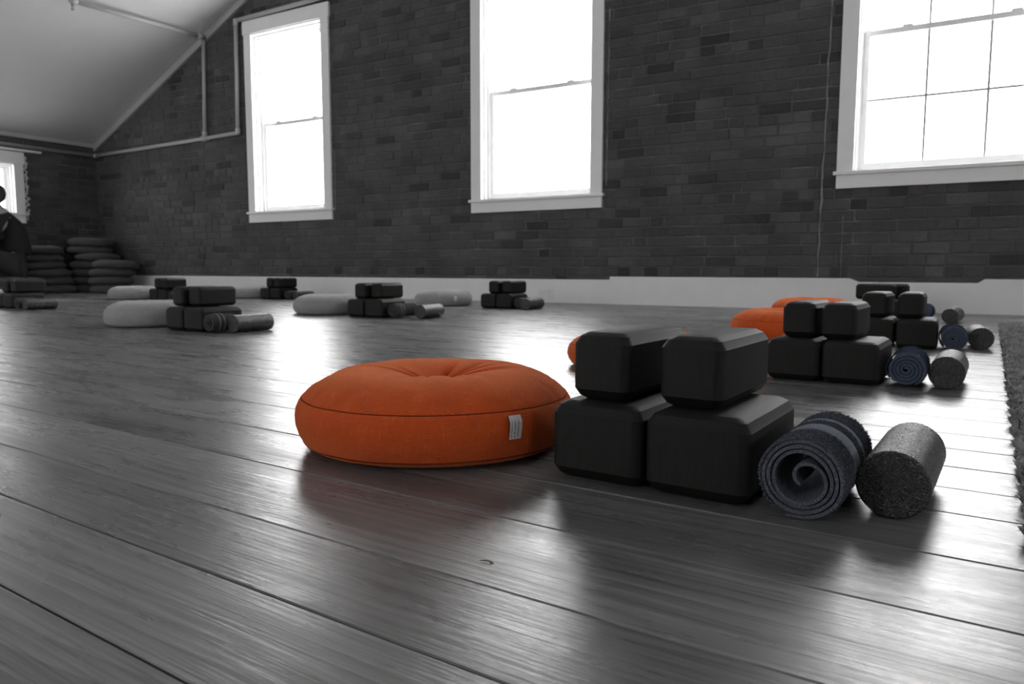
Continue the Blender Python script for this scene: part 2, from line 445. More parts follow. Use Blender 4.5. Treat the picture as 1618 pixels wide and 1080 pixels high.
def side_wall(name, wins, xin, xout, m):
    ys = sorted(set([YF - 0.25, YB + 0.25] + [v for w in wins for v in opening(w)[:2]])); bm = bmesh.new()
    x0, x1 = min(xin, xout), max(xin, xout)
    for a, b in zip(ys[:-1], ys[1:]):
        hole = None
        for w in wins:
            q = opening(w)
            if q[0] < (a + b) / 2 < q[1]: hole = q
        if hole:
            box(bm, x0, x1, a, b, -0.1, hole[2]); box(bm, x0, x1, a, b, hole[3], KNEE + 0.05)
        else: box(bm, x0, x1, a, b, -0.1, KNEE + 0.05)
    return struct(link(name, mesh_bm(name, bm), m))
wall_left = side_wall('wall_left', WIN_LEFT, XL - MORT, XL - 0.26, 'mortar'); wall_left['label'] = 'low dark brick side wall under the sloped ceiling'
wall_right = side_wall('wall_right', FILL_WIN_RIGHT, XR, XR + 0.26, 'plaster')
# sloped ceiling in two slabs
def slab(name, xa, za, xb, zb):
    t = 0.12; vs = [(xa, YF - 0.3, za), (xb, YF - 0.3, zb), (xb, YB + 0.3, zb), (xa, YB + 0.3, za)]
    vs += [(x, y, z + t) for x, y, z in vs]
    me = mesh_py(name, vs, [(0, 3, 2, 1)[::-1], (4, 5, 6, 7), (0, 1, 5, 4), (1, 2, 6, 5), (2, 3, 7, 6), (3, 0, 4, 7)])
    bm = bmesh.new(); bm.from_mesh(me); me2 = mesh_bm(name, bm)
    return struct(link(name, me2, 'ceiling'))
c1 = slab('ceiling', XL - 0.3, KNEE - 0.3 * SLOPE, XM, ceil_z(XM)); c1['label'] = 'smooth pale sloped ceiling rising from the low side wall'
c2 = slab('ceiling', XM, ceil_z(XM), XR + 0.3, KNEE - 0.3 * SLOPE); c2['label'] = 'sloped ceiling falling to the right, above the frame'

# bricks
BL_, BH_, JT = 0.203, 0.0635, 0.0095
def courses(u0, u1, ztop, holes, seed):
    """list of (u0,u1,z0,z1) for each brick of a wall"""
    rg = random.Random(seed); out = []; z = 0.0; row = 0
    while z < 4.6:
        z0, z1 = z, z + BH_
        ivs = [(u0, u1)]
        for (a, b, c, d) in holes:
            if z1 > c and z0 < d:
                nv = []
                for (p, q) in ivs:
                    if b <= p or a >= q: nv.append((p, q)); continue
                    if a - p > 0.03: nv.append((p, a))
                    if q - b > 0.03: nv.append((b, q))
                ivs = nv
        hdr = row % 7 == 3
        for (p, q) in ivs:
            x = p - (rg.uniform(0, 0.1) if row % 2 else rg.uniform(0.1, 0.2))
            while x < q:
                ln = 0.098 if (hdr or rg.random() < 0.16) else BL_ * rg.uniform(0.96, 1.04)
                a, b = max(x, p), min(x + ln, q)
                if b - a > 0.025 and max(ztop(a), ztop(b)) > z0 + 0.01 and min(ztop(a), ztop(b)) > z0 + 0.02:
                    out.append((a, b, z0, min(z1, min(ztop(a), ztop(b)))))
                x += ln + JT * rg.uniform(0.7, 1.4)
        z += BH_ + JT; row += 1
    return out
def brick_mesh(lx, lz, seed, depth=0.06):
    """weathered brick: front face with worn, uneven edges; local y=0 is the face"""
    rg = random.Random(seed); c = 0.004
    j = lambda s: rg.uniform(-s, s)
    vs = [(-lx / 2, depth, -lz / 2), (lx / 2, depth, -lz / 2), (lx / 2, depth, lz / 2), (-lx / 2, depth, lz / 2)]
    q = [(-lx / 2, -lz / 2), (lx / 2, -lz / 2), (lx / 2, lz / 2), (-lx / 2, lz / 2)]
    vs += [(x + j(0.002), c, z + j(0.0015)) for x, z in q]
    vs += [(x * (1 - 0.008 / lx) + j(0.0015), j(0.0012), z * (1 - 0.008 / lz) + j(0.001)) for x, z in q]
    fs = [(8, 9, 10, 11)]
    for i in range(4):
        k = (i + 1) % 4
        fs += [(4 + i, 4 + k, 8 + k, 8 + i), (i, k, 4 + k, 4 + i)]
    return vs, fs
def build_bricks(wall, bricks, place, rot, n_single):
    scored = []
    for b in bricks:
        p = [project(place((u, z))) for u in b[:2] for z in b[2:]]
        if any(q is None for q in p): scored.append((0, b)); continue
        xs = [q[0] for q in p]; ys = [q[1] for q in p]
        vis = min(xs) < 1618 and max(xs) > 0 and max(ys) > 0 and min(ys) < 1080 and b[2] > 0.16
        wx = min(max(xs), 1618) - max(min(xs), 0); wy = min(max(ys), 1080) - max(min(ys), 0)
        scored.append((wx * wy if vis else 0, b))
    scored.sort(key=lambda t: -t[0]); cache = {}
    rg = random.Random(11)
    for a, b in scored[:n_single]:
        lx, lz = round(b[1] - b[0], 2), round(b[3] - b[2], 3); k = (lx, lz, rg.randrange(3))
        if k not in cache:
            v, f = brick_mesh(lx, lz, rg.random()); cache[k] = mesh_py('brick', v, f); cache[k].materials.append(M['brick'])
        o = link('brick', cache[k], None, wall)
        o.location = place(((b[0] + b[1]) / 2, (b[2] + b[3]) / 2), rg.uniform(-0.0015, 0.0015)); o.rotation_euler = (0, 0, rot)
    V, Fc = [], []
    for a, b in scored[n_single:]:
        v, f = brick_mesh(b[1] - b[0], b[3] - b[2], rg.random())
        c = Vector(place(((b[0] + b[1]) / 2, (b[2] + b[3]) / 2), rg.uniform(-0.002, 0.002))); R = Matrix.Rotation(rot, 3, 'Z'); n = len(V)
        V += [tuple(c + R @ Vector(p)) for p in v]; Fc += [tuple(i + n for i in t) for t in f]
    o = link('brick_field', mesh_py('brick_field', V, Fc), 'brick', wall); o['kind'] = 'stuff'
    return scored
def course_wave(u, z): return 0.007 * noise.noise(Vector((u * 0.9, z * 0.8, 3))) + 0.002 * noise.noise(Vector((u * 9, z * 15, 7)))
hb = [(opening(w)[0], opening(w)[1], opening(w)[2], opening(w)[3]) for w in WIN_BACK]
hl = [opening(w) for w in WIN_LEFT]
build_bricks(wall_back, courses(XL, XR, lambda x: ceil_z(x), hb, 5), lambda uz, d=0.0: (uz[0], YB + d, uz[1] + course_wave(uz[0], uz[1])), 0.0, 300)
build_bricks(wall_left, [b for b in courses(YF, YB, lambda y: KNEE, hl, 6)], lambda uz, d=0.0: (XL - d, uz[0], uz[1]), math.pi / 2, 90)
# pale ragged plaster lines left on the brickwork
def ragged(name, pts, w, parent, seed, axis='x', m='crack', lift=0.0035):
    rg = random.Random(seed); vs = []; fs = []
    n = 60
    for i in range(n + 1):
        t = i / n; k = t * (len(pts) - 1); a = min(int(k), len(pts) - 2); p = Vector(pts[a]).lerp(Vector(pts[a + 1]), k - a)
        nz = noise.noise(Vector((seed, t * 22, 0))); ww = w * max(0.18, 0.55 + 0.9 * noise.noise(Vector((seed + 5, t * 14, 1))))
        du = nz * w * 0.7
        for s, dd in ((-1, 0.004), (-0.6, -lift), (0.6, -lift), (1, 0.004)):
            if axis == 'x': vs.append((p.x + du + s * ww / 2, p.y + dd, p.z))
            else: vs.append((p.x - dd, p.y + du + s * ww / 2, p.z))
    for i in range(n):
        for j in range(3): fs.append((i * 4 + j, i * 4 + j + 1, i * 4 + j + 5, i * 4 + j + 4))
    o = link(name, mesh_py(name, vs, fs), m, parent); return o
ragged('plaster_line', [(-0.742, YB, 0.22), (-0.735, YB, 0.9), (-0.72, YB, 1.9), (-0.715, YB, 2.4)], 0.020, wall_back, 2)
ragged('plaster_line', [(-0.60, YB, 0.22), (-0.60, YB, 0.62)], 0.008, wall_back, 4)
ragged('plaster_line', [(-2.27, YB, 0.9), (-2.26, YB, 2.2)], 0.012, wall_back, 8)
ragged('plaster_line', [(-5.04, YB, 0.8), (-5.04, YB, 1.4)], 0.014, wall_back, 9)
ragged('plaster_edge', [(XL, 4.515, 0.80), (XL, 4.52, 1.5)], 0.055, wall_left, 12, 'y', 'limewash', 0.012)

# ------------------------------------------------------------------ baseboards and ceiling trims
def base_profile(name, label, pts_top, yface, parent=None):
    """board along the back wall whose top edge follows pts_top"""
    bm = bmesh.new(); xs = [p[0] for p in pts_top]
    f = [bm.verts.new((x, yface, -0.001)) for x, z in pts_top] ; t = [bm.verts.new((x, yface, z)) for x, z in pts_top]
    fb = [bm.verts.new((x, YB + 0.004, -0.001)) for x, z in pts_top]; tb = [bm.verts.new((x, YB + 0.004, z)) for x, z in pts_top]
    for i in range(len(xs) - 1):
        bm.faces.new((f[i], f[i + 1], t[i + 1], t[i])); bm.faces.new((t[i], t[i + 1], tb[i + 1], tb[i])); bm.faces.new((fb[i + 1], fb[i], tb[i], tb[i + 1])); bm.faces.new((f[i + 1], f[i], fb[i], fb[i + 1]))
    for i in (0, -1): bm.faces.new((f[i], t[i], tb[i], fb[i]))
    bmesh.ops.recalc_face_normals(bm, faces=bm.faces)
    bmesh.ops.bevel(bm, geom=[e for e in bm.edges if all(abs(v.co.y - yface) < 1e-5 and v.co.z > 0.05 for v in e.verts) ], offset=0.003, segments=2, affect='EDGES')
    return link(name, mesh_bm(name, bm), 'trim', parent)
bb = struct(base_profile('baseboard_back', '', [(XL, 0.186), (-0.484 , 0.186), (0.169, 0.186), (XR, 0.186)], YB - 0.020))
bb['label'] = 'tall white baseboard along the brick gable wall'
def cap(x0, x1, c0, c1):
    bm = bmesh.new(); y0, y1 = YB - 0.022, YB + 0.003
    p = [(x0, 0.1855), (x1, 0.1855), (x1 - c1, 0.210), (x0 + c0, 0.210)]
    a = [bm.verts.new((x, y0, z)) for x, z in p]; b = [bm.verts.new((x, y1, z)) for x, z in p]
    bm.faces.new(a); bm.faces.new(b[::-1])
    for i in range(4): bm.faces.new((a[i], b[i], b[(i + 1) % 4], a[(i + 1) % 4]))
    link('raised_cap', mesh_bm('raised_cap', bm), 'trim', bb)
cap(-2.222, -0.484, 0.0, 0.06); cap(0.169, XR, 0.035, 0.0)
bl = struct(box_obj('baseboard_left', (XL - 0.004, XL + 0.02, YF, YB - 0.021, -0.001, 0.186), 'trim', None, 0.002)); bl['label'] = 'white baseboard along the low side wall'
br_ = struct(box_obj('baseboard_right', (XR - 0.02, XR + 0.004, YF + 0.021, YB - 0.021, -0.001, 0.186), 'trim', None, 0.002)); br_['label'] = 'white baseboard along the right wall, outside the frame'
bf = struct(box_obj('baseboard_front', (XL + 0.021, XR - 0.021, YF - 0.004, YF + 0.02, -0.001, 0.186), 'trim', None, 0.002)); bf['label'] = 'white baseboard along the wall behind the camera'
def slope_trim(name, xa, xb, label):
    w = 0.075; y0, y1 = YB - 0.022, YB + 0.01; vs = []
    for x in (xa, xb):
        z = ceil_z(x) + 0.004
        vs += [(x, y0, z - w), (x, y1, z - w), (x, y1, z), (x, y0, z)]
    me = mesh_py(name, vs, [(0, 1, 2, 3), (7, 6, 5, 4), (0, 4, 5, 1), (1, 5, 6, 2), (2, 6, 7, 3), (3, 7, 4, 0)])
    bm = bmesh.new(); bm.from_mesh(me); o = struct(link(name, mesh_bm(name, bm), 'pipe')); o['label'] = label
slope_trim('trim_1', XL, XM, 'grey trim board along the sloping ceiling edge on the gable')
slope_trim('trim_2', XM, XR, 'trim board along the right ceiling slope, above the frame')
t3 = struct(box_obj('trim_3', (XL - 0.005, XL + 0.022, YF, YB - 0.023, KNEE - 0.035, KNEE + 0.012), 'pipe')); t3['label'] = 'grey trim board where the sloped ceiling meets the low wall'

# ------------------------------------------------------------------ windows
def frame_mesh(bm, x0, x1, z0, z1, y0, y1, wl, wr, wb, wt):
    box(bm, x0, x0 + wl, y0, y1, z0, z1); box(bm, x1 - wr, x1, y0, y1, z0, z1)
    box(bm, x0 + wl, x1 - wr, y0, y1, z0, z0 + wb); box(bm, x0 + wl, x1 - wr, y0, y1, z1 - wt, z1)
def window(name, label, w, origin, rot, glare_muntin, cols=3, rows=2, sashes=2):
    cx = (w[0] + w[1]) / 2; W = w[1] - w[0]; zb, zt = w[2], w[3]
    root = empty(name, (origin[0] + (cx if rot in (0, math.pi) else 0), origin[1] + (cx if rot not in (0, math.pi) else 0), 0), rot)
    struct(root, label, 'window')
    h = W / 2; zs = zb + 0.085                       # top of apron / underside of stool
    for s in (-1, 1):
        x0, x1 = sorted((s * h, s * (h - CW)))
        box_obj('side_casing', (x0, x1, -0.020, 0.004, zs + 0.024, zt - 0.13), 'trim', root, 0.002)
    box_obj('head_casing', (-h - 0.012, h + 0.012, -0.024, 0.004, zt - 0.13, zt), 'trim', root, 0.002)
    box_obj('stool', (-h - 0.018, h + 0.018, -0.038, 0.10, zs, zs + 0.024), 'trim', root, 0.003)
    box_obj('apron', (-h, h, -0.020, 0.004, zb, zs), 'trim', root, 0.002)
    hi = h - CW + 0.006; z0 = zs + 0.024; z1 = zt - 0.13 + 0.004
    for s in (-1, 1):
        x0, x1 = sorted((s * hi, s * (hi + 0.016)))
        box_obj('jamb', (x0, x1, -0.010, 0.258, z0, z1), 'trim', root)
        for d0, d1, wd_ in ((0.035, 0.052, 0.016), (0.092, 0.104, 0.022)):
            x0, x1 = sorted((s * hi, s * (hi - wd_)))
            box_obj('stop_moulding', (x0, x1, d0, d1, z0, z1 - 0.018), 'trim', root, 0.002)
    box_obj('head_jamb', (-hi, hi, -0.010, 0.258, z1 - 0.018, z1), 'trim', root)
    for d0, d1, wd_ in ((0.035, 0.052, 0.016), (0.092, 0.104, 0.022)):
        box_obj('stop_moulding', (-hi + wd_, hi - wd_, d0, d1, z1 - 0.018 - wd_, z1 - 0.018), 'trim', root, 0.002)
    box_obj('sill', (-hi - 0.01, hi + 0.01, 0.10, 0.275, zs - 0.01, zs + 0.018), 'trim', root)
    zm = (z0 + z1) / 2 - 0.005
    def sash(nm, za, zc, d0, d1, wb, wt):
        xa, xb = -hi + 0.020, hi - 0.020; st = 0.040
        bm = bmesh.new(); frame_mesh(bm, xa, xb, za, zc, d0, d1, st, st, wb, wt)
        so = link(nm, mesh_bm(nm, bm), 'trim', root)
        gx0, gx1, gz0, gz1 = xa + st, xb - st, za + wb, zc - wt; dm = (d0 + d1) / 2
        tk = 0.0035 if glare_muntin else 0.0075  # bars thinned to stand in for glare swallowing the muntins
        mt = 'glare_muntin' if glare_muntin else 'muntin'
        for i in range(1, cols):
            x = gx0 + (gx1 - gx0) * i / cols; box_obj('muntin', (x - tk, x + tk, dm - 0.006, dm + 0.006, gz0, gz1), mt, so)
        for j in range(1, rows):
            z = gz0 + (gz1 - gz0) * j / rows
            for i in range(cols):
                a = gx0 + (gx1 - gx0) * i / cols + (tk if i else 0); b = gx0 + (gx1 - gx0) * (i + 1) / cols - (tk if i < cols - 1 else 0)
                box_obj('muntin', (a, b, dm - 0.006, dm + 0.006, z - tk, z + tk), mt, so)
            if glare_muntin:
                for i in range(1, cols):
                    x = gx0 + (gx1 - gx0) * i / cols
                    box_obj('crossing_dot', (x - 0.006, x + 0.006, dm - 0.009, dm + 0.009, z - 0.006, z + 0.006), 'pipe', so, 0.002)  # added dots: what the glare leaves visible of the muntin crossings
        for i in range(cols):
            for j in range(rows):
                a, b = gx0 + (gx1 - gx0) * i / cols, gx0 + (gx1 - gx0) * (i + 1) / cols
                c, d = gz0 + (gz1 - gz0) * j / rows, gz0 + (gz1 - gz0) * (j + 1) / rows
                me = mesh_py('pane', [(a, dm, c), (b, dm, c), (b, dm, d), (a, dm, d)], [(0, 1, 2, 3)])
                link('pane', me, 'glass', so)
        return so
    if sashes == 2:
        lo = sash('lower_sash', z0, zm + 0.020, 0.106, 0.142, 0.058, 0.036)
        up = sash('upper_sash', zm - 0.020, z1 - 0.018, 0.146, 0.182, 0.036, 0.045)
        for s in (-0.22, 0.22):
            box_obj('sash_lock', (s * W - 0.03, s * W + 0.03, 0.108, 0.140, zm + 0.020, zm + 0.034), 'trim', lo, 0.004)
    else:
        sash('sash', z0, z1 - 0.018, 0.106, 0.142, 0.05, 0.045)
    return root
window('window_1', 'tall white sash window nearest the sloped ceiling, left of the gable', WIN_BACK[0], (0, YB), 0, True)
window('window_2', 'tall white sash window in the middle of the brick wall', WIN_BACK[1], (0, YB), 0, True)
window('window_3', 'white sash window with clear dark muntins at the upper right', WIN_BACK[2], (0, YB), 0, False)
window('window_4', 'low white window in the side wall at the left frame edge', WIN_LEFT[0], (XL, 0), math.pi / 2, True, 2, 1, 1)
window('window_5', 'second low window in the left side wall, outside the frame', WIN_LEFT[1], (XL, 0), math.pi / 2, True, 2, 1, 1)
window('window_6', 'third low window in the left side wall, outside the frame', WIN_LEFT[2], (XL, 0), math.pi / 2, True, 2, 1, 1)
for i, w in enumerate(FILL_WIN_FRONT): window('window_%d' % (7 + i), 'tall fill-light window added in the wall behind the camera, opposite window %d' % (i + 1), w, (0, YF), math.pi, True, 1, 1)
for i, w in enumerate(FILL_WIN_RIGHT): window('window_%d' % (10 + i), '%s low fill-light window added in the right wall, outside the frame' % ('first', 'second', 'third')[i], w, (XR, 0), -math.pi / 2, True, 2, 1, 1)
box_obj('head_shelf', (-0.55, 0.73, -0.05, 0.0, 0, 0.022), 'trim', None).name = 'window_ledge'
ws = bpy.data.objects['window_ledge']; ws.location = (XL, 3.945, 1.545); ws.rotation_euler = (0, 0, math.pi / 2)
tag(ws, 'thin white ledge board above the low left window', 'ledge')

# ------------------------------------------------------------------ sprinkler pipes and outlet
pr = 0.021
pip = tag(empty('sprinkler_pipe', (XL + 0.05, YB - 0.05, 1.60)), 'grey painted sprinkler pipe running round the corner and up the brick gable', 'pipe')
def P(*p): return Vector(p) - Vector(pip.location)
yp = YB - 0.032; xp = XL + 0.035
tube('side_run', [P(xp, YF + 0.1, 1.60), P(xp, yp, 1.60)], pr, 'pipe', pip)
tube('wall_run', [P(xp, yp, 1.60), P(-6.86, yp, 1.632), P(-6.325, yp, 1.645)], pr, 'pipe', pip)
tube('riser', [P(-6.84, yp, 1.632), P(-6.80, yp, 2.66)], pr * 0.9, 'pipe', pip)
tube('window_riser', [P(-6.325, yp, 1.645), P(-6.30, yp, 2.745)], pr, 'pipe', pip)
tube('head_run', [P(-6.30, yp, 2.745), P(-4.4, yp, 2.775)], pr, 'pipe', pip)
tube('ceiling_run', [P(-6.785, yp, 2.655), P(-6.785, 3.93, 2.618)], pr, 'pipe', pip)
def fitting(name, p, r, h, axis):
    a = {'z': Vector((0, 0, 1)), 'x': Vector((1, 0, 0)), 'y': Vector((0, 1, 0))}[axis]
    q = P(*p); tube(name, [q - a * h, q + a * h], r, 'pipe', pip, 14)
fitting('tee', (-6.84, yp, 1.632), pr * 1.3, 0.05, 'x'); fitting('tee_neck', (-6.84, yp, 1.672), pr * 1.22, 0.03, 'z')
fitting('elbow', (-6.325, yp, 1.66), pr * 1.28, 0.03, 'z'); fitting('elbow', (-6.30, yp, 2.73), pr * 1.28, 0.03, 'z')
fitting('elbow', (-6.785, 5.24, 2.655), pr * 1.3, 0.035, 'y'); fitting('elbow', (-6.785, 3.94, 2.618), pr * 1.3, 0.03, 'y')
fitting('elbow', (xp + 0.02, yp, 1.60), pr * 1.2, 0.03, 'x')
sh = tube('sprinkler_head', [P(-6.785, 3.93, 2.618), P(-6.785, 3.93, 2.585), P(-6.785, 3.93, 2.575)], 0.012, 'brass', pip, 10)
def local_tube(nm, pts, r, m, par): return tube(nm, pts, r, m, par, 8)
local_tube('frame_arm', [P(-6.797, 3.93, 2.578), P(-6.800, 3.93, 2.555), P(-6.785, 3.93, 2.540)], 0.003, 'brass', sh)
local_tube('frame_arm', [P(-6.773, 3.93, 2.578), P(-6.770, 3.93, 2.555), P(-6.785, 3.93, 2.540)], 0.003, 'brass', sh)
local_tube('deflector', [P(-6.785, 3.93, 2.542), P(-6.785, 3.93, 2.538)], 0.016, 'brass', sh)
out = tag(box_obj('wall_outlet', (-2.842, -2.702, YB - 0.0255, YB - 0.0202, 0.020, 0.108), 'plate', None, 0.002), 'white double outlet cover set into the white baseboard', 'outlet')
for sx in (-2.806, -2.738):
    f = box_obj('socket_face', (sx - 0.017, sx + 0.017, YB - 0.0268, YB - 0.0256, 0.030, 0.098), 'plate', out, 0.0006)
    for zc in (0.048, 0.080):
        for dx in (-0.006, 0.006): box_obj('slot', (sx + dx - 0.001, sx + dx + 0.001, YB - 0.0272, YB - 0.0266, zc - 0.004, zc + 0.004), 'slot', f)

# ------------------------------------------------------------------ yoga props
def rounded_rect(w, l, r, n=5):
    pts = []
    for cx_, cy_, a0 in ((w / 2 - r, l / 2 - r, 0), (-w / 2 + r, l / 2 - r, 90), (-w / 2 + r, -l / 2 + r, 180), (w / 2 - r, -l / 2 + r, 270)):
        for k in range(n + 1):
            a = math.radians(a0 + 90 * k / n); pts.append((cx_ + r * math.cos(a), cy_ + r * math.sin(a)))
    return pts
def block_mesh(name, w, l, h, c, r):
    rings = [(0.0, c * 1.0), (c * 0.35, c * 0.42), (c * 0.98, 0.0006), (c * 1.02, 0.0), (h - c * 1.02, 0.0), (h - c * 0.98, 0.0006), (h - c * 0.33, c * 0.45), (h, c * 1.05)]
    vs, fs = [], []
    for z, ins in rings: vs += [(x, y, z) for x, y in rounded_rect(w - 2 * ins, l - 2 * ins, max(0.004, r - ins * 0.45))]
    n = len(vs) // len(rings)
    for i in range(len(rings) - 1):
        for j in range(n): fs.append((i * n + j, i * n + (j + 1) % n, (i + 1) * n + (j + 1) % n, (i + 1) * n + j))
    fs.append(tuple(range(n))[::-1]); fs.append(tuple((len(rings) - 1) * n + j for j in range(n)))
    me = mesh_py(name, vs, fs, True); me.polygons[-1].use_smooth = False; me.polygons[-2].use_smooth = False
    me.set_sharp_from_angle(angle=math.radians(28)); me.materials.append(M['foam'])
    return me
WB, LB, HB = 0.468 * S, 0.785 * S, 0.372 * S
WT, LT, HT = 0.30 * S, 0.74 * S, 0.325 * S
ME_B = block_mesh('wide_block', WB, LB, HB, 0.055 * S, 0.050 * S); ME_T = block_mesh('narrow_block', WT, LT, HT, 0.052 * S, 0.050 * S)
GAP = 0.0004
def put_block(kind, x, y, z, rot, label, group):
    o = link('yoga_block', ME_B if kind == 'B' else ME_T); o.location = (x * S, y * S, z); o.rotation_euler = (0, 0, rot)
    tag(o, label, 'yoga block', group); return o

def cushion_meshes(R, H, seed, crease=1.0):
    """round floor cushion: boxed side band, domed top with a sewn dimple and radial puckers"""
    prof = [(0.0, 0.012), (0.4, 0.004), (0.70, 0.0), (0.82, 0.012), (0.89, 0.035), (0.925, 0.07), (0.943, 0.098), (0.948, 0.108), (0.950, 0.118), (0.978, 0.20), (1.0, 0.34), (1.0, 0.44), (0.992, 0.54), (0.975, 0.62),
            (0.962, 0.655), (0.954, 0.664), (0.952, 0.676), (0.94, 0.705), (0.91, 0.765), (0.87, 0.825), (0.81, 0.885), (0.74, 0.935), (0.66, 0.972), (0.58, 0.99), (0.50, 0.995), (0.42, 0.985), (0.34, 0.96), (0.26, 0.92), (0.19, 0.87), (0.13, 0.815), (0.08, 0.765), (0.045, 0.735), (0.02, 0.725), (0.0, 0.722)]
    nseg = 144; vs, fs, uvs = [], [], []; rg = random.Random(seed)
    cr = [(rg.uniform(0, 2 * math.pi), rg.uniform(0.05, 0.11), rg.uniform(0.5, 1.0), rg.uniform(0.25, 0.55)) for _ in range(15)]
    ed = [(rg.uniform(0, 2 * math.pi), rg.uniform(0.035, 0.08), rg.uniform(0.4, 1.0)) for _ in range(26)]
    arc = 0.0; prev = None; arcs = []
    for p in prof:
        q = (p[0] * R, p[1] * H)
        if prev: arc += math.hypot(q[0] - prev[0], q[1] - prev[1])
        arcs.append(arc); prev = q
    for i, (fr, fz) in enumerate(prof):
        for j in range(nseg):
            a = 2 * math.pi * j / nseg; r = fr * R; z = fz * H
            wob = 1 + 0.012 * math.sin(2 * a + seed) + 0.008 * math.sin(3 * a + 2.1 * seed)
            if fr > 0.3: r *= wob
            if fz > 0.6 and i > 15:
                dz = 0
                for (ca, cw, amp, reach) in cr:
                    d = (a - ca + math.pi) % (2 * math.pi) - math.pi
                    dz -= amp * math.exp(-(d / cw) ** 2) * math.exp(-((fr - 0.10) / reach) ** 2) * min(1, fr / 0.10)
                for (ca, cw, amp) in ed:
                    d = (a - ca + math.pi) % (2 * math.pi) - math.pi
                    dz -= 0.55 * amp * math.exp(-(d / cw) ** 2) * math.exp(-((fr - 0.95) / 0.16) ** 2)
                z += dz * 0.040 * H * crease * 1.6
                z += H * 0.02 * noise.noise(Vector((r * math.cos(a) * 14, r * math.sin(a) * 14, seed))) * min(1, fr * 4)
            if 6 <= i <= 16: r += R * 0.008 * noise.noise(Vector((math.cos(a) * 5, math.sin(a) * 5, fz * 3 + seed)))
            vs.append((r * math.cos(a), r * math.sin(a), max(z, 0.0)))
    for i in range(len(prof) - 1):
        for j in range(nseg): fs.append((i * nseg + j, i * nseg + (j + 1) % nseg, (i + 1) * nseg + (j + 1) % nseg, (i + 1) * nseg + j))
    me = mesh_py('cushion_cover', vs, fs, True)
    uv = me.uv_layers.new(name='UVMap').data
    for p in me.polygons:
        i = p.index // nseg; flat = i > 15 or i < 5
        for li in p.loop_indices:
            vi = me.loops[li].vertex_index; k, j = vi // nseg, vi % nseg
            if flat: uv[li].uv = (vs[vi][0], vs[vi][1])
            else:
                jj = j if not (j == 0 and p.index % nseg == nseg - 1) else nseg
                uv[li].uv = (2 * math.pi * R * jj / nseg, arcs[k])
    def ring(nm, idx, rad):
        pts = [Vector(vs[idx * nseg + j]) for j in range(0, nseg, 2)]; v2, f2 = [], []; n = len(pts)
        for j, p in enumerate(pts):
            o_ = Vector((p.x, p.y, 0)).normalized()
            for k in range(6):
                t = 2 * math.pi * k / 6; v2.append(p + o_ * math.cos(t) * rad + Vector((0, 0, math.sin(t) * rad)))
        for j in range(n):
            for k in range(6): f2.append((j * 6 + k, j * 6 + (k + 1) % 6, ((j + 1) % n) * 6 + (k + 1) % 6, ((j + 1) % n) * 6 + k))
        m2 = mesh_py(nm, v2, f2, True); l = m2.uv_layers.new(name='UVMap').data
        return m2
    return me, ring('seam', 15, 0.0011), ring('seam', 7, 0.0011)
RC, HC = 0.785 * S, 0.43 * S
CUS = [cushion_meshes(RC, HC, s) for s in (1, 4)]
CUS_STACK = [cushion_meshes(0.86 * S, 0.345 * S, s, 0.4) for s in (9, 12)]
def setmat(o, m):
    if not o.data.materials: o.data.materials.append(None)
    o.material_slots[0].link = 'OBJECT'; o.material_slots[0].material = M[m]
def care_tag_mesh(R, H):
    w, h = 0.0195, 0.0325; v, f = [], []
    for k in range(2):
        for i in range(5):
            for j in range(4):
                a = (j / 3 - 0.5) * w / R * 1.0; z = H * 0.63 - h * i / 4
                rr_ = R * (1.004 if i else 0.99) + 0.0012 + 0.0016 * math.sin(i * 1.1) - k * 0.0006
                v.append((rr_ * math.cos(a), rr_ * math.sin(a), z))
    for k in range(2):
        for i in range(4):
            for j in range(3):
                q = (k * 20 + i * 4 + j, k * 20 + i * 4 + j + 1, k * 20 + i * 4 + j + 5, k * 20 + i * 4 + j + 4)
                f.append(q[::-1] if k == 0 else q)
    me = mesh_py('care_tag', v, f); uv = me.uv_layers.new(name='UVMap').data
    for l in me.loops:
        q = l.vertex_index % 20; uv[l.index].uv = (q % 4 / 3, 1 - (q // 4) / 4)
    me.materials.append(M['tag']); return me
ME_TAG = care_tag_mesh(RC, HC)
def put_cushion(x, y, z, rot, cloth, label, group, src=None, tag_ang=None, tilt=(0, 0), sc=(1, 1, 1)):
    src = src or CUS[0]; seam = {'orange': 'orange_seam', 'greycloth': 'grey_seam', 'darkcloth': 'dark_seam'}[cloth]
    o = link('floor_cushion', src[0]); o.location = (x * S, y * S, z); o.rotation_euler = (tilt[0], tilt[1], rot); o.scale = sc
    setmat(o, cloth)
    for s in src[1:]: setmat(link('seam', s, None, o), seam)
    if tag_ang is not None:
        t = link('care_tag', ME_TAG, None, o); t.rotation_euler = (0, 0, tag_ang - rot); t['label'] = 'small white printed care tag'
    tag(o, label, 'cushion', group); return o

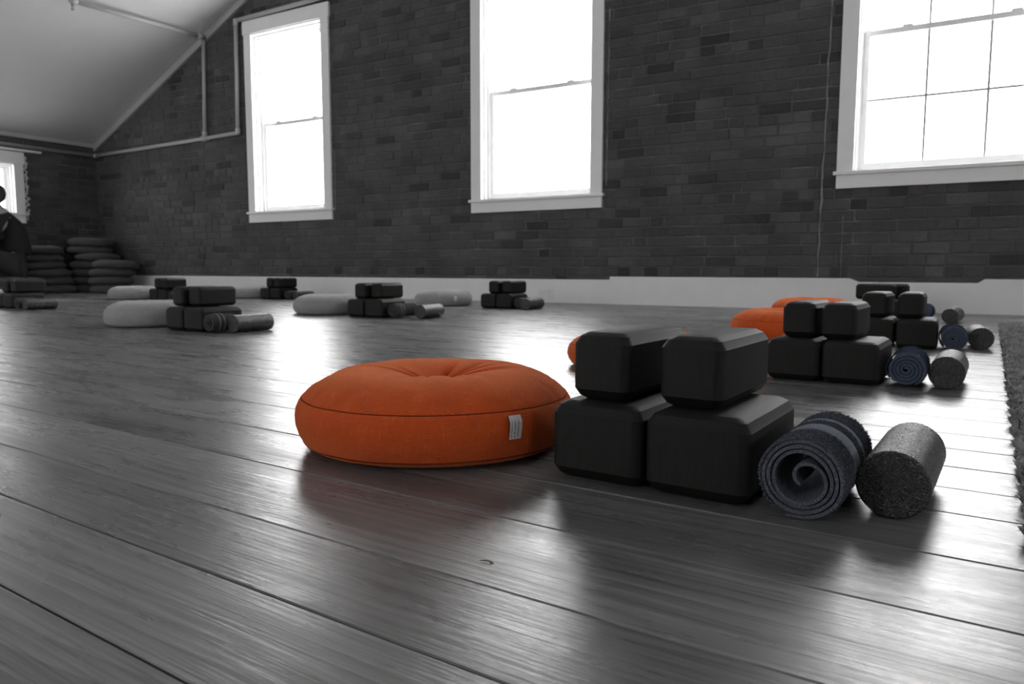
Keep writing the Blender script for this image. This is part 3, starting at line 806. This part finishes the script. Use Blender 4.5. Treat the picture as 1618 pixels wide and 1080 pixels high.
def towel_mesh(R, Lh, t, style, seed):
    """rolled towel: a thick sheet wound in a spiral, axis along +y, resting on z=0"""
    cl = []
    if style == 'loose':
        turns = 3.1; n = 190
        for i in range(n + 1):
            th = 2 * math.pi * turns * i / n
            r = R - t / 2 - (t * 1.42) * th / (2 * math.pi)
            a = math.radians(-74) + th
            cl.append((r * math.cos(a) * 1.0, r * math.sin(a)))
        # inner end: hooks back inside the hollow core
        r_in = R - t / 2 - t * 1.42 * turns; a_in = math.radians(-74) + 2 * math.pi * turns
        for k in range(1, 46):
            q = k / 45; a = a_in + q * math.radians(255); r = r_in * (1 - 0.70 * q ** 1.1)
            cl.append((r * math.cos(a) + 0.22 * r_in * q, r * math.sin(a) - 0.10 * r_in * q))
        # loose outer end: lies out on the floor
        a0 = cl[0]; cl = [(a0[0] - 0.026, -R + t * 0.55), (a0[0] - 0.019, -R + t * 0.52), (a0[0] - 0.010, -R + t * 0.50)] + cl
    else:
        pitch = t * 1.22; turns = (R - t * 1.0) / pitch; n = int(46 * turns)
        for i in range(n + 1):
            th = 2 * math.pi * turns * i / n; r = max(t * 0.4, R - t / 2 - pitch * th / (2 * math.pi)); a = math.radians(-60) + th
            cl.append((r * math.cos(a), r * math.sin(a)))
    pts = [Vector((p[0], p[1])) for p in cl]; nn = len(pts); left, right = [], []
    for i, p in enumerate(pts):
        d = (pts[min(i + 1, nn - 1)] - pts[max(i - 1, 0)]).normalized(); nrm = Vector((-d.y, d.x))
        k = 0.5 * t * min(1, 0.45 + 0.55 * min(i, nn - 1 - i) / 3)
        left.append(p + nrm * k); right.append(p - nrm * k)
    outline = left + right[::-1]; m = len(outline); ny = 26; vs, fs = [], []
    for s in range(ny + 1):
        f = s / ny; y = Lh * f
        for q, p in enumerate(outline):
            ix = min(q, m - 1 - q)                        # layer index along the sheet
            dy = 0.006 * noise.noise(Vector((ix * 0.045, seed, 2))) * (1 - f) + 0.004 * noise.noise(Vector((ix * 0.05, seed, 7))) * f
            pr_ = 1 + 0.020 * noise.noise(Vector((p.x * 30, p.y * 30, y * 22 + seed)))
            vs.append((p.x * pr_, y + dy, max(p.y * pr_ * 0.985 + R, 0.0003)))
    for s in range(ny):
        for q in range(m): fs.append((s * m + q, (s + 1) * m + q, (s + 1) * m + (q + 1) % m, s * m + (q + 1) % m))
    for s, rev in ((0, False), (ny, True)):                # rolled ends: strip of quads across the sheet thickness
        for q in range(nn - 1):
            a = (s * m + q, s * m + q + 1, s * m + m - 2 - q, s * m + m - 1 - q); fs.append(a if not rev else a[::-1])
    me = mesh_py('towel', vs, fs, True); me.set_sharp_from_angle(angle=math.radians(55))
    bm = bmesh.new(); bm.from_mesh(me); bmesh.ops.recalc_face_normals(bm, faces=bm.faces); bm.to_mesh(me); bm.free()
    return me
def band_mesh(R, y0, y1):
    """flat woven band wrapped over the outside of the roll"""
    vs, fs = [], []; n = 60
    for i in range(n + 1):
        a = math.radians(-58) + math.radians(296) * i / n
        for (y, rr_) in ((y0, 0.9995), (y0 + 0.002, 1.022), (y1 - 0.002, 1.022), (y1, 0.9995)):
            w = 1 + 0.012 * noise.noise(Vector((math.cos(a) * 2, math.sin(a) * 2, y * 40)))
            vs.append((R * rr_ * w * math.cos(a), y, max(R + R * rr_ * w * math.sin(a) * 0.985, 0.0004)))
    for i in range(n):
        for j in range(3): fs.append((i * 4 + j, i * 4 + j + 1, i * 4 + j + 5, i * 4 + j + 4))
    return mesh_py('woven_band', vs, fs, True)
def pile_mesh(R, Lh, bands, n, seed):
    """terry loops on the outside of the roll"""
    rg = random.Random(seed); vs, fs = [], []
    while len(fs) < n * 3:
        y = rg.uniform(0.001, Lh - 0.001)
        if any(a < y < b for a, b in bands): continue
        a = rg.uniform(math.radians(-50), math.radians(232)); r = R * (1 + 0.015 * noise.noise(Vector((math.cos(a) * 2, math.sin(a) * 2, y * 40))))
        c = Vector((r * math.cos(a), y, R + r * math.sin(a) * 0.985)); nr = Vector((math.cos(a), 0, math.sin(a)))
        d = Vector((rg.uniform(-1, 1), rg.uniform(-1, 1), rg.uniform(-1, 1))); d = (d - nr * d.dot(nr)).normalized(); e = nr.cross(d)
        hgt = rg.uniform(0.0012, 0.0028); w = 0.0009; tip = c + nr * hgt + d * rg.uniform(-0.001, 0.001); b = len(vs)
        vs += [c + d * w - nr * 0.001, c - d * w * 0.5 + e * w - nr * 0.001, c - d * w * 0.5 - e * w - nr * 0.001, tip]
        fs += [(b, b + 1, b + 3), (b + 1, b + 2, b + 3), (b + 2, b, b + 3)]
    return mesh_py('terry_pile', vs, fs)
def put_towel(src, x, y, rot, m, label, group, name='rolled_towel'):
    o = link(name, src); o.location = (x * S, y * S, 0.0002); o.rotation_euler = (0, 0, rot); setmat(o, m); tag(o, label, 'towel', group); return o
ME_TIGHT = towel_mesh(0.152 * S, 0.60 * S, 0.0062, 'tight', 3)
ME_TIGHT2 = towel_mesh(0.150 * S, 0.42 * S, 0.0058, 'tight', 5)
RT_ = 0.166 * S; LT_ = 0.66 * S
ME_LOOSE = towel_mesh(RT_, LT_, 0.0036, 'loose', 8)

def roller_mesh(r, Lr):
    bm = bmesh.new(); n = 64; prof = [(0.0, 0.0), (r * 0.6, 0.0), (r * 0.955, 0.0), (r, r * 0.05), (r, Lr * 0.5), (r, Lr - r * 0.05), (r * 0.955, Lr), (r * 0.6, Lr), (0, Lr)]
    vs, fs = [], []
    for rad, y in prof:
        for j in range(n):
            a = 2 * math.pi * j / n; vs.append((rad * math.cos(a), y, r + rad * math.sin(a)))
    for i in range(len(prof) - 1):
        for j in range(n): fs.append((i * n + j, (i + 1) * n + j, (i + 1) * n + (j + 1) % n, i * n + (j + 1) % n))
    bm.free(); me = mesh_py('foam_roller', vs, fs, True)
    b2 = bmesh.new(); b2.from_mesh(me); bmesh.ops.remove_doubles(b2, verts=b2.verts, dist=1e-6); bmesh.ops.recalc_face_normals(b2, faces=b2.faces); b2.to_mesh(me); b2.free()
    me.set_sharp_from_angle(angle=math.radians(40)); me.materials.append(M['roller']); return me
ME_ROLL = roller_mesh(0.138 * S, 0.69 * S)

# every set: four blocks, a rolled towel and a roller beside one round cushion (floor layout in camera heights)
SETS = [
 dict(ph='in the nearest set, beside the big orange cushion', cl='orange', cu=(-2.54, 3.48), cul='large orange round floor cushion nearest the camera, with a white care tag',
      BL=(-1.352, 3.515, -.07), BR=(-.870, 3.484, -.07), TL=(-1.366, 3.576, -.07), TR=(-.935, 3.585, -.07), tw=(-.460, 3.08, -.06), ro=(-.142, 3.271, -.07)),
 dict(ph='in the second orange cushion set from the camera', cl='orange', cu=(-2.675, 7.30), cul='orange round cushion peeking out behind the nearest black blocks',
      BL=(-1.135, 7.402, -.07), BR=(-.655, 7.369, -.07), TL=(-1.118, 7.55, -.07), TR=(-.774, 7.483, -.07), tw=(-.25, 7.047, -.02), ro=(.045, 7.11, -.055)),
 dict(ph='in the third orange cushion set from the camera', cl='orange', cu=(-1.92, 11.1), cul='orange round cushion partly hidden by the second set of blocks',
      BL=(-.765, 10.95, -.02), BR=(-.280, 10.93, 0.0), TL=(-.765, 11.1, -.08), TR=(-.36, 11.1, -.03), tw=(.119, 10.541, .008), ro=(.42, 10.851, .05)),
 dict(ph='in the farthest orange cushion set, by the baseboard', cl='orange', cu=(-2.25, 15.7), cul='farthest orange round cushion, flat in front of the white baseboard',
      BL=(-1.25, 17.4, -.07), BR=(-.765, 17.37, -.07), TL=(-1.24, 17.2, 1.45), TR=(-1.02, 17.56, 1.45), tw=(-.36, 16.75, -.1), ro=(.099, 15.888, -.16)),
 dict(ph='in the nearest grey cushion set, left of centre', cl='greycloth', cu=(-12.15, 8.17), cul='light grey round cushion nearest the camera, at the left',
      BL=(-10.735, 7.98, -.05), BR=(-10.24, 7.95, 0.0), TL=(-10.96, 8.20, -.06), TR=(-10.62, 8.25, 0.0), tw=(-9.86, 7.55, -.05), ro=(-9.56, 7.768, -.035)),
 dict(ph='in the middle grey set below the middle window', cl='greycloth', cu=(-11.9, 12.28), cul='light grey round cushion left of the middle grey set of blocks',
      BL=(-10.53, 12.03, -.06), BR=(-10.04, 12.0, 0.0), TL=(-10.52, 12.14, -.06), TR=(-10.19, 12.25, 0.0), tw=(-9.62, 11.72, -.1), ro=(-9.023, 11.842, .05)),
 dict(ph='in the grey cushion set nearest the outlet', cl='greycloth', cu=(-11.9, 16.7), cul='light grey round cushion with a white tag near the baseboard',
      BL=(-9.98, 16.33, -.06), BR=(-9.5, 16.3, -.06), TL=(-9.86, 16.38, -.06), TR=(-9.52, 16.45, -.06), tw=(-9.115, 15.95, -.06), ro=(-8.82, 15.78, -.05)),
 dict(ph='in the set behind the nearest grey set', cl='greycloth', cu=(-22.75, 14.7), cul='light grey round cushion just behind the nearest grey one, in front of the corner stacks',
      BL=(-21.29, 14.75, -.07), BR=(-20.8, 14.72, -.07), TL=(-20.99, 14.66, 0.0), TR=(-20.64, 14.62, 0.05), tw=(-20.38, 14.3, -.05), ro=(-20.06, 14.35, -.05)),
 dict(ph='in the far set below the leftmost tall window', cl='greycloth', cu=(-20.55, 17.45), cul='light grey round cushion below the leftmost tall window, against the baseboard',
      BL=(-19.2, 17.3, -.07), BR=(-18.71, 17.27, -.07), TL=(-19.0, 17.3, -.05), TR=(-18.66, 17.3, -.05), tw=(-18.28, 17.0, -.06), ro=(-17.97, 17.05, -.05)),
 dict(ph='in the set at the left frame edge', cl='greycloth', cu=(-21.95, 10.05), cul='light grey round cushion cut off by the left frame edge',
      BL=(-20.58, 10.02, -.03), BR=(-20.09, 9.99, 0.0), TL=(-20.62, 10.18, 0.0), TR=(-20.25, 10.2, 0.03), tw=(-19.30, 9.42, -.05), ro=(-18.97, 9.45, -.04)),
]
WHERE = {'BL': 'lower left wide black foam yoga block ', 'BR': 'lower right wide black foam yoga block ', 'TL': 'upper left narrow black foam yoga block ', 'TR': 'upper right narrow black foam yoga block '}
for i, st in enumerate(SETS):
    ta = {0: -0.42, 6: -0.55}.get(i)
    put_cushion(st['cu'][0], st['cu'][1], 0.0003, 0.6 * i + 0.4, st['cl'], st['cul'], 'round floor cushions set out on the floor', CUS[i % 2], ta,
                sc=(1, 1, 0.79) if i == 1 else (1, 1, 1))
    for k in ('BL', 'BR', 'TL', 'TR'):
        x, y, r = st[k]
        put_block(k[0], x, y, (HB + GAP if k[0] == 'T' else 0.0003), r, WHERE[k] + st['ph'], 'black yoga blocks stacked in sets of four')
    x, y, r = st['ro']; ro = link('foam_roller', ME_ROLL); ro.location = (x * S, y * S, 0.0003); ro.rotation_euler = (0, 0, r)
    tag(ro, 'short speckled black foam roller ' + st['ph'], 'foam roller', 'foam rollers beside the towels')
    x, y, r = st['tw']; gl = 'rolled towels between blocks and rollers'
    if i == 0:
        t = put_towel(ME_LOOSE, x, y, r, 'terry', 'loosely rolled slate blue terry towel ' + st['ph'], gl)
        bands = [(0.055, 0.088), (0.112, 0.124)]
        for q, bnd in enumerate(bands): link('woven_band', band_mesh(RT_, *bnd), 'terry_band', t)
        pl = link('terry_pile', pile_mesh(RT_, LT_, bands, 9000, 5), 'terry', t); pl['kind'] = 'stuff'
    elif i < 4:
        t = put_towel(ME_TIGHT, x, y, r, 'terry_blue', 'tightly rolled blue towel ' + st['ph'], gl)
        pl = link('terry_pile', pile_mesh(0.152 * S, 0.60 * S, [], 4000, 6 + i), 'terry_blue', t); pl['kind'] = 'stuff'
    else:
        t = put_towel(ME_TIGHT if i == 5 else ME_TIGHT2, x, y, r, 'terry_grey', 'rolled grey towel ' + st['ph'], gl)
        if i in (4, 5):
            for bnd in ((0.028, 0.036), (0.050, 0.058)): link('woven_band', band_mesh(0.1505 * S, *bnd), 'terry_grey_band', t)

# cushion stacks in the corner
ORD = ['top', 'second', 'third', 'fourth', 'fifth', 'sixth', 'seventh']
def stack(nm, cx_, cy_, n, offs, hh):
    for k in range(n):
        z = 0.0004 + (n - 1 - k) * hh * S * 0.93
        dx, dy, tx, ty = offs[k % len(offs)]
        lab = '%s dark grey cushion %s the %s corner stack' % (ORD[k], 'of' if k == 0 else 'from the top of', nm)
        put_cushion(cx_ + dx, cy_ + dy, z + (0.004 if k < n - 1 else 0), 0.7 * k + cx_, 'darkcloth', lab, 'dark cushions stacked in the corner', CUS_STACK[k % 2], None, (tx, ty), (1, 1, hh / 0.345))
offL = [(-.22, -.10, .03, .02), (-.25, -.10, 0, 0.03), (-.16, -.06, .02, -.02), (0.08, .03, .0, -.03), (.16, .06, .01, 0), (.28, .10, 0, 0)]
offM = [(-.05, 0, 0, .05), (-.1, -.02, .02, .02), (.28, .10, 0, .03), (0, 0, .0, 0), (.0, 0, 0, 0), (.04, 0, 0, 0), (0, 0, 0, 0)]
offR = [(.12, .05, 0, .05), (-.06, -.02, .0, .04), (-.12, -.03, 0, .02), (-.05, .0, 0, 0)]
stack('left', -31.85, 16.75, 6, offL, 0.335)
stack('tall middle', -31.55, 18.50, 7, offM, 0.345)
stack('low right', -29.70, 18.30, 4, offR, 0.345)

# ------------------------------------------------------------------ shaggy rug
def rug():
    ux, uy = cT, sT                       # across the rug, along the boards
    x0, x1 = 0.0, 2.35; y0, y1 = -1.1, 4.2
    ox, oy = 0.284 * S - (3.2 * S) * 0.0455, 0.0
    rot = -0.0445
    root = tag(empty('shag_rug', (ox, oy, 0.0), rot), 'thick grey shag rug along the right frame edge', 'rug')
    bm = bmesh.new(); box(bm, x0 + 0.012, x1 - 0.012, y0 + 0.012, y1 - 0.012, 0.0004, 0.010); link('backing', mesh_bm('backing', bm), 'rug', root)
    rg = np.random.default_rng(4); n = 90000
    px = rg.uniform(x0 + 0.008, x1 - 0.008, n); px[:60000] = x0 + 0.008 + 0.75 * rg.random(60000) ** 1.5; py = rg.uniform(y0 + 0.008, y1 - 0.008, n)
    fld = np.sin(px * 23 + 1.7 * np.sin(py * 17)) + np.sin(py * 29 + 2.1 * np.sin(px * 31)); an = 2.2 * fld + rg.normal(0, 0.9, n); px = px + 0.003 * np.sin(py * 61 + np.sin(py * 23)) * (px < 0.06); ln = rg.uniform(0.010, 0.022, n); lean = rg.uniform(0.003, 0.012, n); w = 0.0022
    edge = np.clip((0.02 - (px - x0)) / 0.02, 0, 1)
    dx = np.cos(an) * lean - edge * 0.005; dy = np.sin(an) * lean
    base = np.stack([px, py, np.full(n, 0.006)], 1); tip = np.stack([px + dx, py + dy, np.clip(0.006 + ln * (1 - 0.6 * edge), 0.004, 1)], 1)
    mid = (base + tip) / 2 + np.stack([np.zeros(n), np.zeros(n), np.full(n, 0.004)], 1)
    pa = an + rg.uniform(0.8, 2.2, n); side = np.stack([np.cos(pa) * w, np.sin(pa) * w, np.zeros(n)], 1)
    V = np.stack([base - side, base + side, mid + side * 0.9, mid - side * 0.9, tip], 1).reshape(-1, 3)
    me = bpy.data.meshes.new('pile'); me.vertices.add(5 * n); me.vertices.foreach_set('co', V.ravel())
    i = np.arange(n) * 5
    quad = np.stack([i, i + 1, i + 2, i + 3], 1); tri = np.stack([i + 3, i + 2, i + 4], 1)
    lv = np.concatenate([quad.ravel(), tri.ravel()]); me.loops.add(len(lv)); me.loops.foreach_set('vertex_index', lv)
    me.polygons.add(2 * n); st = np.concatenate([np.arange(n) * 4, 4 * n + np.arange(n) * 3])
    me.polygons.foreach_set('loop_start', st); me.update(); me.validate()
    o = link('pile', me, 'rug', root); o['kind'] = 'stuff'
rug()

# ------------------------------------------------------------------ person seated by the left window, mostly outside the frame
def skin_obj(name, verts, edges, m, parent, root=0, sub=2):
    me = bpy.data.meshes.new(name); me.from_pydata([v[0] for v in verts], edges, []); me.update()
    o = link(name, me, m, parent)
    bm = bmesh.new(); bm.from_mesh(me); lay = bm.verts.layers.skin.verify(); bm.verts.ensure_lookup_table()
    for i, v in enumerate(verts):
        r = v[1]; bm.verts[i][lay].radius = (r, r) if not isinstance(r, tuple) else r
        bm.verts[i][lay].use_root = (i == root)
    bm.to_mesh(me); bm.free()
    o.modifiers.new('skin', 'SKIN').use_smooth_shade = True
    ss = o.modifiers.new('subsurf', 'SUBSURF'); ss.levels = sub; ss.render_levels = sub
    return o
def person():
    # local frame: +x = direction faced, +y = left hand side, z up, origin on the floor under the pelvis
    root_loc = Vector((-8.27, 4.09, 0.0)); d = Vector((-0.47, -0.88, 0))
    rz = math.atan2(d.y, d.x)
    V = []; E_ = []
    def add(p, r, parent=None):
        V.append((p, r)); i = len(V) - 1
        if parent is not None: E_.append((parent, i))
        return i
    pel = add((0, 0, 0.33), 0.125)
    wst = add((0.02, 0, 0.47), 0.115, pel); cst = add((0.06, 0, 0.64), 0.135, wst); ntk = add((0.115, 0, 0.79), 0.075, cst)
    nck = add((0.155, 0, 0.865), 0.052, ntk); jaw = add((0.205, 0, 0.925), 0.072, nck); hd = add((0.205, 0, 1.00), 0.095, jaw); tp = add((0.195, 0, 1.065), 0.070, hd)
    nose = add((0.295, 0, 0.975), 0.016, hd); add((0.318, 0, 0.958), 0.013, nose)
    for s in (-1, 1):
        ear = add((0.195, s * 0.095, 0.985), 0.018, hd)
        sh = add((0.10, s * 0.165, 0.745), 0.062, ntk); el = add((0.24, s * 0.235, 0.53), 0.043, sh); fa = add((0.36, s * 0.20, 0.52), 0.036, el); wr = add((0.45, s * 0.165, 0.525), 0.027, fa)
        pm = add((0.495, s * 0.155, 0.522), (0.036, 0.018), wr); kn = add((0.53, s * 0.152, 0.518), (0.036, 0.016), pm)
        for k, (oy, ln) in enumerate(((-0.027, 0.062), (-0.009, 0.072), (0.009, 0.068), (0.026, 0.052))):
            a = add((0.555, s * 0.152 + oy, 0.512), 0.0095, kn); b = add((0.555 + ln * 0.5, s * 0.152 + oy * 1.15, 0.500), 0.0085, a); add((0.555 + ln * 0.8, s * 0.152 + oy * 1.2, 0.475), 0.0075, b)
        th = add((0.51, s * 0.155 - s * 0.038, 0.505), 0.011, pm); add((0.54, s * 0.155 - s * 0.052, 0.488), 0.009, th)
        hip = add((0.05, s * 0.095, 0.31), 0.095, pel); md = add((0.26, s * 0.14, 0.38), 0.080, hip); kne = add((0.47, s * 0.16, 0.43), 0.060, md)
        ca = add((0.50, s * 0.16, 0.27), 0.054, kne); an = add((0.50, s * 0.155, 0.085), 0.036, ca); ft = add((0.57, s * 0.155, 0.042), (0.042, 0.032), an); add((0.68, s * 0.16, 0.032), (0.040, 0.024), ft)
    body = skin_obj('person', V, E_, 'skin', None)
    body.location = root_loc; body.rotation_euler = (0, 0, rz)
    tag(body, 'person in black top and dark trousers sitting low by the left window', 'person')
    top = [((0, 0, 0.36), 0.155), ((0.02, 0, 0.48), 0.145), ((0.055, 0, 0.64), 0.165), ((0.10, 0, 0.775), 0.105), ((0.125, 0, 0.815), 0.07)]; te = [(0, 1), (1, 2), (2, 3), (3, 4)]
    for s in (-1, 1):
        b = len(top); top += [((0.10, s * 0.165, 0.745), 0.083), ((0.235, s * 0.238, 0.53), 0.064), ((0.36, s * 0.202, 0.52), 0.053), ((0.44, s * 0.168, 0.525), 0.044)]; te += [(3, b), (b, b + 1), (b + 1, b + 2), (b + 2, b + 3)]
    skin_obj('black_top', top, te, 'blackcloth', body)
    tr = [((0, 0, 0.32), 0.148)]; te = []
    for s in (-1, 1):
        b = len(tr); tr += [((0.05, s * 0.095, 0.31), 0.115), ((0.26, s * 0.14, 0.38), 0.099), ((0.475, s * 0.16, 0.435), 0.078), ((0.505, s * 0.16, 0.27), 0.072), ((0.505, s * 0.155, 0.12), 0.060)]; te += [(0, b), (b, b + 1), (b + 1, b + 2), (b + 2, b + 3), (b + 3, b + 4)]
    skin_obj('trousers', tr, te, 'greytrouser', body)
    for s in (-1, 1):
        sh = [((0.485, s * 0.155, 0.052), (0.046, 0.046)), ((0.57, s * 0.156, 0.046), (0.050, 0.040)), ((0.69, s * 0.16, 0.036), (0.046, 0.030))]
        skin_obj('shoe', sh, [(0, 1), (1, 2)], 'blackcloth', body)
        bm = bmesh.new(); bmesh.ops.create_uvsphere(bm, u_segments=12, v_segments=8, radius=0.012); bmesh.ops.translate(bm, verts=bm.verts, vec=(0.283, s * 0.034, 1.002)); link('eye', mesh_bm('eye', bm, True), 'eye', body)
    bm = bmesh.new(); bmesh.ops.create_uvsphere(bm, u_segments=24, v_segments=16, radius=1.0)
    bmesh.ops.scale(bm, verts=bm.verts, vec=(0.112, 0.102, 0.115)); bmesh.ops.translate(bm, verts=bm.verts, vec=(0.185, 0, 1.02))
    bmesh.ops.delete(bm, geom=[v for v in bm.verts if v.co.x > 0.235 and v.co.z < 1.065], context='VERTS')
    link('hair', mesh_bm('hair', bm, True), 'hair', body)
    bm = bmesh.new(); box(bm, 0.282, 0.300, -0.022, 0.022, 0.925, 0.932); link('mouth', mesh_bm('mouth', bm), 'hair', body)
    for q in (0, 1): tube('drawstring', [(0.15, -0.10 - q * 0.03, 0.80 - q * 0.02), (0.185, -0.135 - q * 0.02, 0.745), (0.175, -0.155 - q * 0.012, 0.66), (0.19, -0.165, 0.60)], 0.0055, 'stripe', body, 8)
    for k in range(2):
        put_cushion(root_loc.x / S, root_loc.y / S, 0.0004 + k * 0.33 * S * 0.96, 0.5 + k, 'darkcloth', ('upper' if k else 'lower') + ' of two dark cushions under the seated person', 'dark cushions stacked in the corner', CUS_STACK[k])
person()
